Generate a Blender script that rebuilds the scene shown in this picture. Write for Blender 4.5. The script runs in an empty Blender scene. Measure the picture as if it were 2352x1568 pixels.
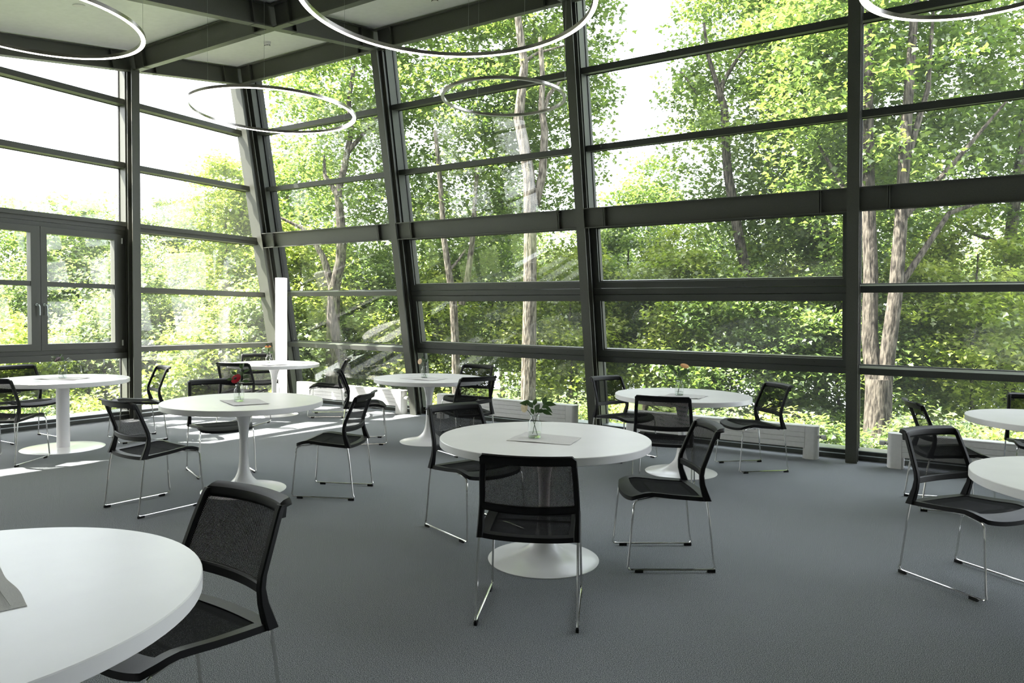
import bpy, bmesh, math, random
import numpy as np
from mathutils import Vector, Matrix
rad = math.radians
random.seed(7)
SC = bpy.context.scene
COL = SC.collection

# ------------------------------------------------------------------ camera
PITCH, ROLL, YAW, HC = rad(2.10), rad(0.683), rad(32.05), 1.471
_f = Vector((-math.sin(YAW), math.cos(YAW), 0)); _r = Vector((math.cos(YAW), math.sin(YAW), 0)); _u = Vector((0, 0, 1))
_F = _f * math.cos(PITCH) - _u * math.sin(PITCH)
_U = _f * math.sin(PITCH) + _u * math.cos(PITCH)
_X2 = _r * math.cos(ROLL) + _U * math.sin(ROLL)
_U2 = -_r * math.sin(ROLL) + _U * math.cos(ROLL)
cd = bpy.data.cameras.new('camera'); cam = bpy.data.objects.new('camera', cd); COL.objects.link(cam)
M = Matrix.Identity(4)
for i in range(3):
    M[i][0], M[i][1], M[i][2] = _X2[i], _U2[i], -_F[i]
M.translation = (0, 0, HC)
cam.matrix_world = M
cd.sensor_width = 36.0; cd.lens = 36.0 * 1626.0 / 2352.0; cd.clip_start = 0.05; cd.clip_end = 500
SC.camera = cam

# ------------------------------------------------------------------ world, sun, exposure
W = bpy.data.worlds.new('World'); SC.world = W; W.use_nodes = True
wn = W.node_tree.nodes; wl = W.node_tree.links
bg = wn['Background']
sky = wn.new('ShaderNodeTexSky'); sky.sky_type = 'NISHITA'; sky.sun_disc = False
sky.sun_elevation = rad(54.7); sky.sun_rotation = rad(239); sky.air_density = 1.0; sky.dust_density = 5.0; sky.ozone_density = 1.0
hsv = wn.new('ShaderNodeMixRGB'); hsv.blend_type = 'MIX'; hsv.inputs[0].default_value = 0.8
sc_ = wn.new('ShaderNodeMixRGB'); sc_.blend_type = 'MULTIPLY'; sc_.inputs[0].default_value = 1.0; sc_.inputs[2].default_value = (0.3, 0.3, 0.3, 1)
wl.new(sky.outputs[0], sc_.inputs[1]); wl.new(sc_.outputs[0], hsv.inputs[1])
hsv.inputs[2].default_value = (0.94, 0.97, 1.0, 1)
wl.new(hsv.outputs[0], bg.inputs[0]); bg.inputs[1].default_value = 3.6
sd = bpy.data.lights.new('sun', 'SUN'); sd.energy = 26.0; sd.angle = rad(0.6); sd.color = (1.0, 0.955, 0.88)
sun = bpy.data.objects.new('sun', sd); COL.objects.link(sun)
sun.rotation_euler = Vector((1.0, 0.6, -1.55)).to_track_quat('-Z', 'Y').to_euler()
SC.view_settings.view_transform = 'Standard'; SC.view_settings.look = 'None'
SC.view_settings.exposure = 1.1; SC.view_settings.gamma = 1.0; SC.view_settings.use_curve_mapping = False
cy = SC.cycles
cy.max_bounces = 7; cy.diffuse_bounces = 4; cy.glossy_bounces = 3; cy.transmission_bounces = 4; cy.transparent_max_bounces = 14
cy.caustics_reflective = False; cy.caustics_refractive = False; cy.sample_clamp_indirect = 6.0
cy.use_denoising = True

# ------------------------------------------------------------------ materials
def mat(name, col=(.5, .5, .5), rough=.5, metal=0.0, spec=.5, emit=None, es=0.0):
    m = bpy.data.materials.new(name); m.use_nodes = True
    b = m.node_tree.nodes['Principled BSDF']
    b.inputs['Base Color'].default_value = (*col, 1); b.inputs['Roughness'].default_value = rough
    b.inputs['Metallic'].default_value = metal; b.inputs['Specular IOR Level'].default_value = spec
    if emit: b.inputs['Emission Color'].default_value = (*emit, 1); b.inputs['Emission Strength'].default_value = es
    return m
def N(m, t, **k):
    n = m.node_tree.nodes.new(t)
    for a, v in k.items(): setattr(n, a, v)
    return n
def Lk(m, a, b): m.node_tree.links.new(a, b)
def noisy(m, scale, c1, c2, bump=0.0, detail=3, lo=.35, hi=.65):
    b = m.node_tree.nodes['Principled BSDF']
    tc = N(m, 'ShaderNodeTexCoord'); nz = N(m, 'ShaderNodeTexNoise'); nz.inputs['Scale'].default_value = scale; nz.inputs['Detail'].default_value = detail
    Lk(m, tc.outputs['Object'], nz.inputs['Vector'])
    cr = N(m, 'ShaderNodeValToRGB'); cr.color_ramp.elements[0].position = lo; cr.color_ramp.elements[1].position = hi
    cr.color_ramp.elements[0].color = (*c1, 1); cr.color_ramp.elements[1].color = (*c2, 1)
    Lk(m, nz.outputs['Fac'], cr.inputs[0]); Lk(m, cr.outputs[0], b.inputs['Base Color'])
    if bump:
        bp = N(m, 'ShaderNodeBump'); bp.inputs['Strength'].default_value = bump; bp.inputs['Distance'].default_value = 0.004
        Lk(m, nz.outputs['Fac'], bp.inputs['Height']); Lk(m, bp.outputs[0], b.inputs['Normal'])
    return m

steel = noisy(mat('painted_steel', rough=.42, spec=.45), 260, (.066, .068, .056), (.088, .090, .075), .12)
steel_dk = noisy(mat('dark_frame_paint', rough=.38, spec=.45), 260, (.048, .052, .045), (.066, .070, .060), .08)
rubber = mat('black_gasket', (.008, .008, .009), .55)
alu = mat('bright_aluminium', (.62, .66, .66), .35, 1.0)
chrome = mat('chrome', (.78, .77, .75), .12, 1.0)
blackp = noisy(mat('black_plastic', rough=.48, spec=.24), 900, (.005, .005, .0055), (.008, .008, .0085), .15)
white_lam = noisy(mat('white_laminate', rough=.33, spec=.4), 6, (.815, .80, .80), (.84, .825, .825))
white_edge = mat('white_table_edge', (.81, .79, .79), .45)
white_lac = mat('white_lacquer', (.84, .825, .825), .22, 0, .5)
radm = noisy(mat('radiator_white', rough=.4), 30, (.76, .75, .74), (.80, .79, .78))
ceilm = noisy(mat('ceiling_white', rough=.42, spec=.35), 14, (.74, .75, .72), (.78, .79, .76), .02)
plastic_w = mat('white_plastic', (.78, .77, .74), .4)
led = mat('led_strip', (.9, .9, .9), .4, emit=(1.0, .90, .82), es=9.0)
lampm = mat('lamp_glow', (.85, .85, .83), .3, emit=(1.0, .95, .90), es=.55)
lampm2 = mat('lamp_glow_top', (.85, .85, .83), .3, emit=(1.0, .90, .80), es=1.3)
bronze = mat('ring_metal', (.42, .39, .36), .22, 1.0)
wire_m = mat('wire', (.35, .36, .34), .4, .8)
linen = noisy(mat('grey_linen', rough=.9, spec=.1), 320, (.60, .585, .58), (.68, .665, .66), .12)
black = mat('black_mark', (.01, .01, .01), .6)

def carpet():
    m = mat('carpet', rough=.95, spec=.08); b = m.node_tree.nodes['Principled BSDF']
    tc = N(m, 'ShaderNodeTexCoord')
    n1 = N(m, 'ShaderNodeTexNoise'); n1.inputs['Scale'].default_value = 330; n1.inputs['Detail'].default_value = 4; n1.inputs['Roughness'].default_value = .75
    n2 = N(m, 'ShaderNodeTexNoise'); n2.inputs['Scale'].default_value = 1.1; n2.inputs['Detail'].default_value = 3
    Lk(m, tc.outputs['Object'], n1.inputs['Vector']); Lk(m, tc.outputs['Object'], n2.inputs['Vector'])
    cr = N(m, 'ShaderNodeValToRGB'); e = cr.color_ramp.elements
    e[0].position = .42; e[0].color = (.045, .050, .054, 1); e[1].position = .61; e[1].color = (.66, .68, .70, 1)
    x = e.new(.52); x.color = (.180, .194, .206, 1)
    Lk(m, n1.outputs['Fac'], cr.inputs[0])
    mx = N(m, 'ShaderNodeMixRGB'); mx.blend_type = 'MULTIPLY'; mx.inputs[0].default_value = 1
    c2 = N(m, 'ShaderNodeValToRGB'); c2.color_ramp.elements[0].color = (.92, .92, .92, 1); c2.color_ramp.elements[1].color = (1.06, 1.06, 1.06, 1)
    Lk(m, n2.outputs['Fac'], c2.inputs[0]); Lk(m, cr.outputs[0], mx.inputs[1]); Lk(m, c2.outputs[0], mx.inputs[2]); Lk(m, mx.outputs[0], b.inputs['Base Color'])
    bp = N(m, 'ShaderNodeBump'); bp.inputs['Strength'].default_value = .6; bp.inputs['Distance'].default_value = .004
    Lk(m, n1.outputs['Fac'], bp.inputs['Height']); Lk(m, bp.outputs[0], b.inputs['Normal'])
    return m
carpet_m = carpet()

def glassy(name, tint=(.97, .985, .975), refl=1.0, f0=.04, rough=0.0, dust_haze=0.0):
    m = bpy.data.materials.new(name); m.use_nodes = True; nt = m.node_tree; nt.nodes.clear()
    o = N(m, 'ShaderNodeOutputMaterial'); t = N(m, 'ShaderNodeBsdfTransparent'); g = N(m, 'ShaderNodeBsdfGlossy'); mx = N(m, 'ShaderNodeMixShader'); f = N(m, 'ShaderNodeLayerWeight')
    t.inputs[0].default_value = (*tint, 1); g.inputs['Roughness'].default_value = rough; f.inputs['Blend'].default_value = .5
    pw = N(m, 'ShaderNodeMath'); pw.operation = 'POWER'; pw.inputs[1].default_value = 5.0
    mu = N(m, 'ShaderNodeMath'); mu.operation = 'MULTIPLY_ADD'; mu.inputs[1].default_value = (1 - f0) * refl; mu.inputs[2].default_value = f0 * refl; mu.use_clamp = True
    Lk(m, f.outputs['Facing'], pw.inputs[0]); Lk(m, pw.outputs[0], mu.inputs[0]); Lk(m, mu.outputs[0], mx.inputs[0]); Lk(m, t.outputs[0], mx.inputs[1]); Lk(m, g.outputs[0], mx.inputs[2])
    if dust_haze:
        d1 = N(m, 'ShaderNodeBsdfDiffuse'); d2 = N(m, 'ShaderNodeBsdfTranslucent'); d3 = N(m, 'ShaderNodeMixShader'); d4 = N(m, 'ShaderNodeMixShader'); d4.inputs[0].default_value = dust_haze
        d1.inputs[0].default_value = (.85, .88, .86, 1); d2.inputs[0].default_value = (.85, .88, .86, 1)
        Lk(m, d1.outputs[0], d3.inputs[1]); Lk(m, d2.outputs[0], d3.inputs[2]); Lk(m, mx.outputs[0], d4.inputs[1]); Lk(m, d3.outputs[0], d4.inputs[2]); Lk(m, d4.outputs[0], o.inputs[0])
    else: Lk(m, mx.outputs[0], o.inputs[0])
    return m
pane_m = glassy('window_glass', (.975, .985, .98), 1.0, dust_haze=.012)  # pale film: window dust, and a painted haze lifting the dark foliage behind
bottle_m = glassy('bottle_glass', (.95, .965, .96), 1.3)
water_m = glassy('water', (.93, .95, .93), .6)

def mesh_fabric(name, axes, pitch, hole):
    """black net: round holes on a staggered grid, in the chair's own coordinates"""
    m = bpy.data.materials.new(name); m.use_nodes = True; nt = m.node_tree; b = nt.nodes['Principled BSDF']; o = nt.nodes['Material Output']
    b.inputs['Base Color'].default_value = (.006, .006, .0065, 1); b.inputs['Roughness'].default_value = .9; b.inputs['Specular IOR Level'].default_value = .08
    tc = N(m, 'ShaderNodeTexCoord'); sp = N(m, 'ShaderNodeSeparateXYZ'); Lk(m, tc.outputs['Object'], sp.inputs[0])
    def math_(op, a, v):
        n = N(m, 'ShaderNodeMath'); n.operation = op
        for i, q in enumerate((a, v)):
            if q is None: continue
            if isinstance(q, (int, float)): n.inputs[i].default_value = q
            else: Lk(m, q, n.inputs[i])
        return n.outputs[0]
    k = 2 * math.pi / pitch
    a = math_('MULTIPLY', sp.outputs[axes[0]], k); c = math_('MULTIPLY', sp.outputs[axes[1]], k)
    s = math_('ADD', a, c); d = math_('SUBTRACT', a, c)
    v = math_('ADD', math_('COSINE', s, None), math_('COSINE', d, None))     # -2..2 staggered dots
    h = math_('GREATER_THAN', v, hole)
    t = N(m, 'ShaderNodeBsdfTransparent'); mx = N(m, 'ShaderNodeMixShader')
    Lk(m, h, mx.inputs[0]); Lk(m, b.outputs[0], mx.inputs[1]); Lk(m, t.outputs[0], mx.inputs[2]); Lk(m, mx.outputs[0], o.inputs[0])
    return m
net_back = mesh_fabric('net_back', ('X', 'Z'), .0068, .72)
net_seat = mesh_fabric('net_seat', ('X', 'Y'), .0055, 1.72)

def leafmat(name, c_dark, c_mid, c_light, trans=.45):
    m = bpy.data.materials.new(name); m.use_nodes = True; nt = m.node_tree; nt.nodes.clear()
    o = N(m, 'ShaderNodeOutputMaterial'); at = N(m, 'ShaderNodeAttribute'); at.attribute_name = 'tint'
    cr = N(m, 'ShaderNodeValToRGB'); e = cr.color_ramp.elements; e[0].color = (*c_dark, 1); e[1].color = (*c_light, 1); x = e.new(.5); x.color = (*c_mid, 1)
    Lk(m, at.outputs['Fac'], cr.inputs[0])
    di = N(m, 'ShaderNodeBsdfDiffuse'); tr = N(m, 'ShaderNodeBsdfTranslucent'); gl = N(m, 'ShaderNodeBsdfGlossy'); gl.inputs['Roughness'].default_value = .35
    br = N(m, 'ShaderNodeMixRGB'); br.blend_type = 'MULTIPLY'; br.inputs[0].default_value = 1; br.inputs[2].default_value = (1.3, 1.35, .75, 1)
    Lk(m, cr.outputs[0], di.inputs[0]); Lk(m, cr.outputs[0], br.inputs[1]); Lk(m, br.outputs[0], tr.inputs[0])
    m1 = N(m, 'ShaderNodeMixShader'); m1.inputs[0].default_value = trans; Lk(m, di.outputs[0], m1.inputs[1]); Lk(m, tr.outputs[0], m1.inputs[2])
    m2 = N(m, 'ShaderNodeMixShader'); m2.inputs[0].default_value = .07; Lk(m, m1.outputs[0], m2.inputs[1]); Lk(m, gl.outputs[0], m2.inputs[2]); Lk(m, m2.outputs[0], o.inputs[0])
    return m
leaf_green = leafmat('leaf_green', (.075, .125, .040), (.135, .20, .060), (.23, .29, .095), .6)
leaf_yellow = leafmat('leaf_yellow', (.13, .19, .04), (.24, .30, .065), (.40, .43, .13), .6)
leaf_pale = leafmat('leaf_pale', (.075, .12, .05), (.15, .20, .085), (.28, .33, .17), .58)
leaf_vase = leafmat('leaf_vase', (.03, .065, .018), (.03, .065, .018), (.05, .10, .025), .3)

def bark(c0=(.04, .034, .027), c1=(.165, .148, .118)):
    m = mat('bark', rough=.95, spec=.1); b = m.node_tree.nodes['Principled BSDF']
    tc = N(m, 'ShaderNodeTexCoord'); mp = N(m, 'ShaderNodeMapping'); mp.inputs['Scale'].default_value = (17, 17, 4.0)
    Lk(m, tc.outputs['Object'], mp.inputs[0])
    nz = N(m, 'ShaderNodeTexNoise'); nz.inputs['Scale'].default_value = 1.6; nz.inputs['Detail'].default_value = 5; Lk(m, mp.outputs[0], nz.inputs['Vector'])
    cr = N(m, 'ShaderNodeValToRGB'); cr.color_ramp.elements[0].position = .38; cr.color_ramp.elements[1].position = .62
    cr.color_ramp.elements[0].color = (*c0, 1); cr.color_ramp.elements[1].color = (*c1, 1)
    Lk(m, nz.outputs['Fac'], cr.inputs[0]); Lk(m, cr.outputs[0], b.inputs['Base Color'])
    bp = N(m, 'ShaderNodeBump'); bp.inputs['Strength'].default_value = .9; bp.inputs['Distance'].default_value = .03; Lk(m, nz.outputs['Fac'], bp.inputs['Height']); Lk(m, bp.outputs[0], b.inputs['Normal'])
    return m
bark_m = bark(); bark_shade = bark((.022, .019, .016), (.10, .088, .072))  # second bark is darker, shade on the trunks put into its colour
ground_m = noisy(mat('forest_floor', rough=1, spec=.05), 3, (.045, .07, .02), (.10, .13, .04), .5, 6)

# ------------------------------------------------------------------ mesh helpers
class MB:
    def __init__(s): s.v = []; s.f = []; s.sm = []
    def quad(s, a, b, c, d, smooth=False):
        i = len(s.v); s.v += [tuple(a), tuple(b), tuple(c), tuple(d)]; s.f.append((i, i + 1, i + 2, i + 3)); s.sm.append(smooth)
    def box8(s, p):
        i = len(s.v); s.v += [tuple(q) for q in p]
        for f in ((0, 3, 2, 1), (4, 5, 6, 7), (0, 1, 5, 4), (1, 2, 6, 5), (2, 3, 7, 6), (3, 0, 4, 7)):
            s.f.append(tuple(i + k for k in f)); s.sm.append(False)
    def box(s, lo, hi, fn=None):
        (x0, y0, z0), (x1, y1, z1) = lo, hi
        p = [(x0, y0, z0), (x1, y0, z0), (x1, y1, z0), (x0, y1, z0), (x0, y0, z1), (x1, y0, z1), (x1, y1, z1), (x0, y1, z1)]
        s.box8([fn(*q) for q in p] if fn else p); return s
    def loft(s, rings, closed_ring=True, cap=True, closed=False, smooth=True):
        n = len(rings[0]); i0 = len(s.v)
        for r in rings: s.v += [tuple(q) for q in r]
        m = len(rings); R = m if closed else m - 1
        for a in range(R):
            b = (a + 1) % m
            for k in range(n if closed_ring else n - 1):
                k2 = (k + 1) % n
                s.f.append((i0 + a * n + k, i0 + a * n + k2, i0 + b * n + k2, i0 + b * n + k)); s.sm.append(smooth)
        if cap and not closed and closed_ring:
            s.f.append(tuple(i0 + k for k in reversed(range(n)))); s.sm.append(False)
            s.f.append(tuple(i0 + (m - 1) * n + k for k in range(n))); s.sm.append(False)
        return s
    def tube(s, pts, r, n=8, cap=True):
        pts = [Vector(p) for p in pts]; rr = r if isinstance(r, (list, tuple)) else [r] * len(pts)
        t = (pts[1] - pts[0]).normalized(); ref = Vector((0, 0, 1)) if abs(t.z) < .9 else Vector((1, 0, 0))
        u = t.cross(ref).normalized(); rings = []
        for i, p in enumerate(pts):
            if i == 0: tt = pts[1] - pts[0]
            elif i == len(pts) - 1: tt = pts[-1] - pts[-2]
            else: tt = (pts[i + 1] - pts[i]).normalized() + (pts[i] - pts[i - 1]).normalized()
            tt.normalize(); u = (u - tt * u.dot(tt)).normalized(); w = tt.cross(u)
            rings.append([p + (u * math.cos(2 * math.pi * k / n) + w * math.sin(2 * math.pi * k / n)) * rr[i] for k in range(n)])
        return s.loft(rings, cap=cap)
    def lathe(s, prof, n=48, c=(0, 0, 0), cap=True):
        rings = [[(c[0] + r * math.cos(2 * math.pi * k / n), c[1] + r * math.sin(2 * math.pi * k / n), c[2] + z) for k in range(n)] for r, z in prof]
        return s.loft(rings, cap=cap)
    def shell(s, fn, nu, nv, mask, th, smooth=True):
        """fn(u,v)->(top point, normal) over unit square; builds the masked cells with thickness th"""
        P = [[fn(i / nu, j / nv) for j in range(nv + 1)] for i in range(nu + 1)]
        i0 = len(s.v); ix = lambda i, j: i0 + 2 * (i * (nv + 1) + j)
        for row in P:
            for p, nn in row:
                s.v.append(tuple(p)); s.v.append(tuple(Vector(p) - Vector(nn) * th))
        on = lambda i, j: 0 <= i < nu and 0 <= j < nv and mask(i, j)
        for i in range(nu):
            for j in range(nv):
                if not on(i, j): continue
                a, b, c, d = ix(i, j), ix(i + 1, j), ix(i + 1, j + 1), ix(i, j + 1)
                s.f.append((a, b, c, d)); s.sm.append(smooth); s.f.append((a + 1, d + 1, c + 1, b + 1)); s.sm.append(smooth)
                for (p, q, ni, nj) in ((a, b, i, j - 1), (b, c, i + 1, j), (c, d, i, j + 1), (d, a, i - 1, j)):
                    if not on(ni, nj): s.f.append((p, p + 1, q + 1, q)); s.sm.append(smooth)
        return s
    def mesh(s, name, m, angle=35):
        me = bpy.data.meshes.new(name); me.from_pydata(s.v, [], s.f); me.validate()
        if len(me.polygons) == len(s.sm): me.polygons.foreach_set('use_smooth', s.sm)
        me.materials.append(m)
        if any(s.sm): me.set_sharp_from_angle(angle=rad(angle))
        bm = bmesh.new(); bm.from_mesh(me); bmesh.ops.remove_doubles(bm, verts=bm.verts, dist=1e-6) if len(s.v) < 4000 else None
        bmesh.ops.recalc_face_normals(bm, faces=bm.faces); bm.to_mesh(me); bm.free(); me.update()
        return me
    def build(s, name, m, parent=None, angle=35):
        o = bpy.data.objects.new(name, s.mesh(name, m, angle)); COL.objects.link(o)
        if parent is not None: o.parent = parent
        return o
def tag(o, label=None, cat=None, group=None, kind=None):
    if label: o['label'] = label
    if cat: o['category'] = cat
    if group: o['group'] = group
    if kind: o['kind'] = kind
    return o
def empty(name, loc=(0, 0, 0), rz=0.0):
    o = bpy.data.objects.new(name, None); o.empty_display_size = .1; COL.objects.link(o); o.location = loc; o.rotation_euler = (0, 0, rz); return o
def copy_tree(o, parent=None):
    c = o.copy(); COL.objects.link(c)
    if parent is not None: c.parent = parent
    for ch in o.children: copy_tree(ch, c)
    return c
def linkmesh(name, me, parent=None, loc=None):
    o = bpy.data.objects.new(name, me); COL.objects.link(o)
    if parent is not None: o.parent = parent
    if loc: o.location = loc
    return o

# ------------------------------------------------------------------ the leaning facade's own frame: x, d (depth outwards), t (up the slope)
LEAN = rad(9.89); SL, CL = math.sin(LEAN), math.cos(LEAN); Y0 = 7.97
def FP(x, d, t): return (x, Y0 + d * CL - t * SL, d * SL + t * CL)
def t_of(z, d=.2): return (z - d * SL) / CL
TB = 5.055                       # underside of the roof beams
TC = TB + .265                   # ceiling
def roof_z(y, T=TB):
    n = (y - Y0 + T * SL) / CL
    return n * SL + T * CL
GX = [-9.505, -6.68, -3.785, -.868, 2.05, 4.96]
GN = [.06, -1.646, -4.35, -6.25, -8.55, -10.9, -13.2]

# ------------------------------------------------------------------ floor and ceiling
fl = MB().box((-9.9, -5.5, -.12), (7.5, 8.45, 0)).build('floor', carpet_m); tag(fl, kind='structure')
ce = empty('ceiling'); tag(ce, kind='structure')
roofs = MB()
roofs.box((-9.86, -13.6, TC + .03), (7.5, .75, TC + .3), FP)
roofs.build('roof_slab', steel_dk, ce)
for i in range(len(GX) - 1):
    for j in range(len(GN) - 1):
        p = MB()
        p.box((GX[i] + .035, GN[j + 1] + .035, TC), (GX[i + 1] - .035, GN[j] - .035, TC + .028), FP)
        p.build('ceiling_panel', ceilm, ce)
def ibeam(b, lo, hi, axis, c, t0, t1, w=.11, ft=.012, wt=.009):
    """I section along axis ('x' or 'd'); c = centre on the other axis"""
    def bx(a0, a1, q0, q1):
        if axis == 'x': b.box((lo, a0, q0), (hi, a1, q1), FP)
        else: b.box((a0, lo, q0), (a1, hi, q1), FP)
    bx(c - w / 2, c + w / 2, t0, t0 + ft); bx(c - w / 2, c + w / 2, t1 - ft, t1); bx(c - wt / 2, c + wt / 2, t0 + ft, t1 - ft)
for gx in GX:                                    # rafters run up to the facade
    b = MB(); ibeam(b, -13.3, .14, 'd', gx, TB, TC - .012)
    for gn in GN:
        for s in (-.3, .3):
            if gn + s > .1: continue
            b.box((gx - .05, gn + s - .006, TB - .004), (gx + .05, gn + s + .006, TC - .02), FP)
    b.build('rafter', steel, ce)
for j, gn in enumerate(GN):
    for i in range(len(GX) - 1):
        b = MB(); ibeam(b, GX[i] + .056, GX[i + 1] - .056, 'x', gn, TB, TC - .012)
        for xx in (GX[i] + .30, GX[i + 1] - .30):
            b.box((xx - .006, gn - .052, TB - .004), (xx + .006, gn + .052, TC - .02), FP)
            b.box((xx + .012, gn - .05, TB + .012), (xx + .02, gn + .05, TC - .02), FP)
        b.build('purlin', steel, ce)

# ------------------------------------------------------------------ facade (right hand, leaning) wall
ROWS = [4.335, 3.475, 1.805, .975]
wr = empty('wall_facade'); tag(wr, kind='structure')
for k, gx in enumerate(GX):
    b = MB()
    b.box((gx - .055, 0, -.02), (gx + .055, .013, TB), FP); b.box((gx - .055, .107, -.02), (gx + .055, .12, TB), FP); b.box((gx - .006, .013, -.02), (gx + .006, .107, TB), FP)
    b.build('column', steel, wr)
    if k:
        b = MB(); b.box((gx - .032, .205, -.02), (gx + .032, .345, TC), FP); b.box((gx - .012, .12, -.02), (gx + .012, .205, TB), FP)
        b.build('glazing_post', steel_dk, wr)
        b = MB(); b.box((gx - .04, .346, -.02), (gx + .04, .375, TC), FP); b.build('gasket', rubber, wr)
        b = MB(); b.box((gx - .03, .376, -.02), (gx + .03, .43, TC), FP); b.build('cap', steel_dk, wr)
b = MB(); b.box((-9.775, .075, -.02), (-9.575, .30, TC), FP); b.build('corner_post', steel, wr)
b = MB(); b.box((-9.575, .205, -.02), (-9.46, .345, TC), FP); b.build('corner_post', steel_dk, wr)
b = MB(); b.box((-9.80, .31, -.02), (-9.44, .43, TC), FP); b.build('gasket', rubber, wr)
vent_no = 2
for k in range(len(GX) - 1):
    xl, xr = GX[k], GX[k + 1]
    if k == 0: xl = xl + .035
    pl, prr = xl + .032, xr - .032
    # mid beam, an I section on edge with splice plates
    tb0, tb1 = t_of(2.512, .05), t_of(2.742, .05)
    b = MB(); x0, x1 = GX[k] + (.056 if k else -.05), xr - .056
    b.box((x0, 0.005, tb0), (x1, .115, tb0 + .011), FP); b.box((x0, .005, tb1 - .011), (x1, .115, tb1), FP); b.box((x0, .056, tb0 + .011), (x1, .064, tb1 - .011), FP)
    for xx in (GX[k] + .30, xr - .30):
        b.box((xx - .014, .012, tb0 + .002), (xx - .004, .11, tb1 - .002), FP); b.box((xx + .004, .012, tb0 + .002), (xx + .014, .11, tb1 - .002), FP)
        for q in (.035, .195):
            b.box((xx + .014, .026, tb0 + q - .008), (xx + .024, .042, tb0 + q + .008), FP); b.box((xx - .024, .026, tb0 + q - .008), (xx - .014, .042, tb0 + q + .008), FP)
    b.build('mid_beam', steel, wr)
    vents = k in (1, 2)
    tz = [t_of(z) for z in ROWS]
    trans = t_of(2.665)
    for z in tz:
        b = MB(); b.box((pl, .215, z - .068), (prr, .345, z), FP); b.build('mullion', steel_dk, wr)
        b = MB(); b.box((pl, .345, z - .074), (prr, .372, z + .006), FP); b.build('gasket', rubber, wr)
    b = MB(); b.box((pl, .215, trans - .07), (prr, .345, trans), FP); b.build('mullion', steel_dk, wr)
    # panes
    edges = [t_of(.10, .36), tz[3], tz[2], trans, tz[1], tz[0], TC]
    for a, c in zip(edges[:-1], edges[1:]):
        hh = .068
        lo_, hi_ = a, c - (hh if c != TC else 0)
        if vents and (a in (tz[3], tz[2])):
            w = empty('window_%d' % vent_no); tag(w, kind='structure'); vent_no += 1
            for (p0, p1, q0, q1, nm) in ((pl + .006, prr - .006, lo_ + .008, lo_ + .083, 'bottom_rail'), (pl + .006, prr - .006, hi_ - .075, hi_ - .006, 'top_rail'), (pl + .006, pl + .075, lo_ + .083, hi_ - .075, 'stile'), (prr - .075, prr - .006, lo_ + .083, hi_ - .075, 'stile')):
                b = MB(); b.box((p0, .205, q0), (p1, .30, q1), FP); b.build(nm, steel_dk, w)
            b = MB()
            for (p0, p1, q0, q1) in ((pl + .075, prr - .075, lo_ + .083, lo_ + .095), (pl + .075, prr - .075, hi_ - .087, hi_ - .075), (pl + .075, pl + .087, lo_ + .095, hi_ - .087), (prr - .087, prr - .075, lo_ + .095, hi_ - .087)):
                b.box((p0, .235, q0), (p1, .30, q1), FP)
            b.build('glazing_bead', steel, w)
            b = MB()
            nsc = 4
            for q in range(nsc):
                xx = pl + .35 + (prr - pl - .7) * q / (nsc - 1); b.box((xx - .004, .2035, lo_ + .043), (xx + .004, .206, lo_ + .051), FP)
            sc = b.build('screw', black, w); sc['kind'] = 'stuff'
            b = MB(); b.box((pl + .08, .29, lo_ + .088), (prr - .08, .302, hi_ - .08), FP); b.build('pane', pane_m, w)
        else:
            b = MB(); b.box((pl + .004, .352, lo_), (prr - .004, .364, hi_), FP); b.build('pane', pane_m, wr)
# plinth and sill along the facade
bb = MB(); bb.box((-9.7, 8.195, 0), (7.3, 8.42, .098)).build('baseboard_facade', steel_dk); tag(bpy.data.objects['baseboard_facade'], kind='structure')
tr = MB(); tr.box((-9.7, 8.165, .098), (7.3, 8.40, .106)); tr.box((-9.7, 8.185, .046), (7.3, 8.196, .056)); tag(tr.build('trim_1', alu), kind='structure')

# ------------------------------------------------------------------ left wall, upright
wl_ = empty('wall_left'); tag(wl_, kind='structure')
XF = -9.42                                       # column faces
LC = [5.45, 3.22, .95, -1.3]
LROWS = [4.335, 3.485, 2.665, 1.80, .975]
for y in LC:
    zt = roof_z(y) + .02
    b = MB(); b.box((XF - .013, y - .055, -.02), (XF, y + .055, zt)); b.box((XF - .12, y - .055, -.02), (XF - .107, y + .055, zt)); b.box((XF - .107, y - .006, -.02), (XF - .013, y + .006, zt))
    b.build('column', steel, wl_)
    b = MB(); b.box((-9.765, y - .032, -.02), (-9.625, y + .032, zt + .2)); b.box((-9.625, y - .012, -.02), (XF - .12, y + .012, zt)); b.build('glazing_post', steel, wl_)
    b = MB(); b.box((-9.795, y - .04, -.02), (-9.766, y + .04, zt + .2)); b.build('gasket', rubber, wl_)
def corner_y(z, d=.075): return Y0 + d / CL - z * SL / CL
bays = [(LC[0] + .032, None), (LC[1] + .032, LC[0] - .032), (LC[2] + .032, LC[1] - .032), (LC[3] + .032, LC[2] - .032)]
def ypoly(b, y0, y1, z0, z1, xa, xb):
    """prism in the left wall; y1 None = up to the leaning corner; z1 None = up to the roof"""
    def yr(z): return corner_y(z) if y1 is None else y1
    if z1 is None:
        ye = y1
        if ye is None:
            ye = 7.2
            for _ in range(8): ye = corner_y(roof_z(ye, TC))
        q = [(y0, z0), (yr(z0), z0), (ye, roof_z(ye, TC)), (y0, roof_z(y0, TC))]
    else: q = [(y0, z0), (yr(z0), z0), (yr(z1), z1), (y0, z1)]
    b.box8([(xa, q[0][0], q[0][1]), (xb, q[0][0], q[0][1]), (xb, q[1][0], q[1][1]), (xa, q[1][0], q[1][1]), (xa, q[3][0], q[3][1]), (xb, q[3][0], q[3][1]), (xb, q[2][0], q[2][1]), (xa, q[2][0], q[2][1])])
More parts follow.
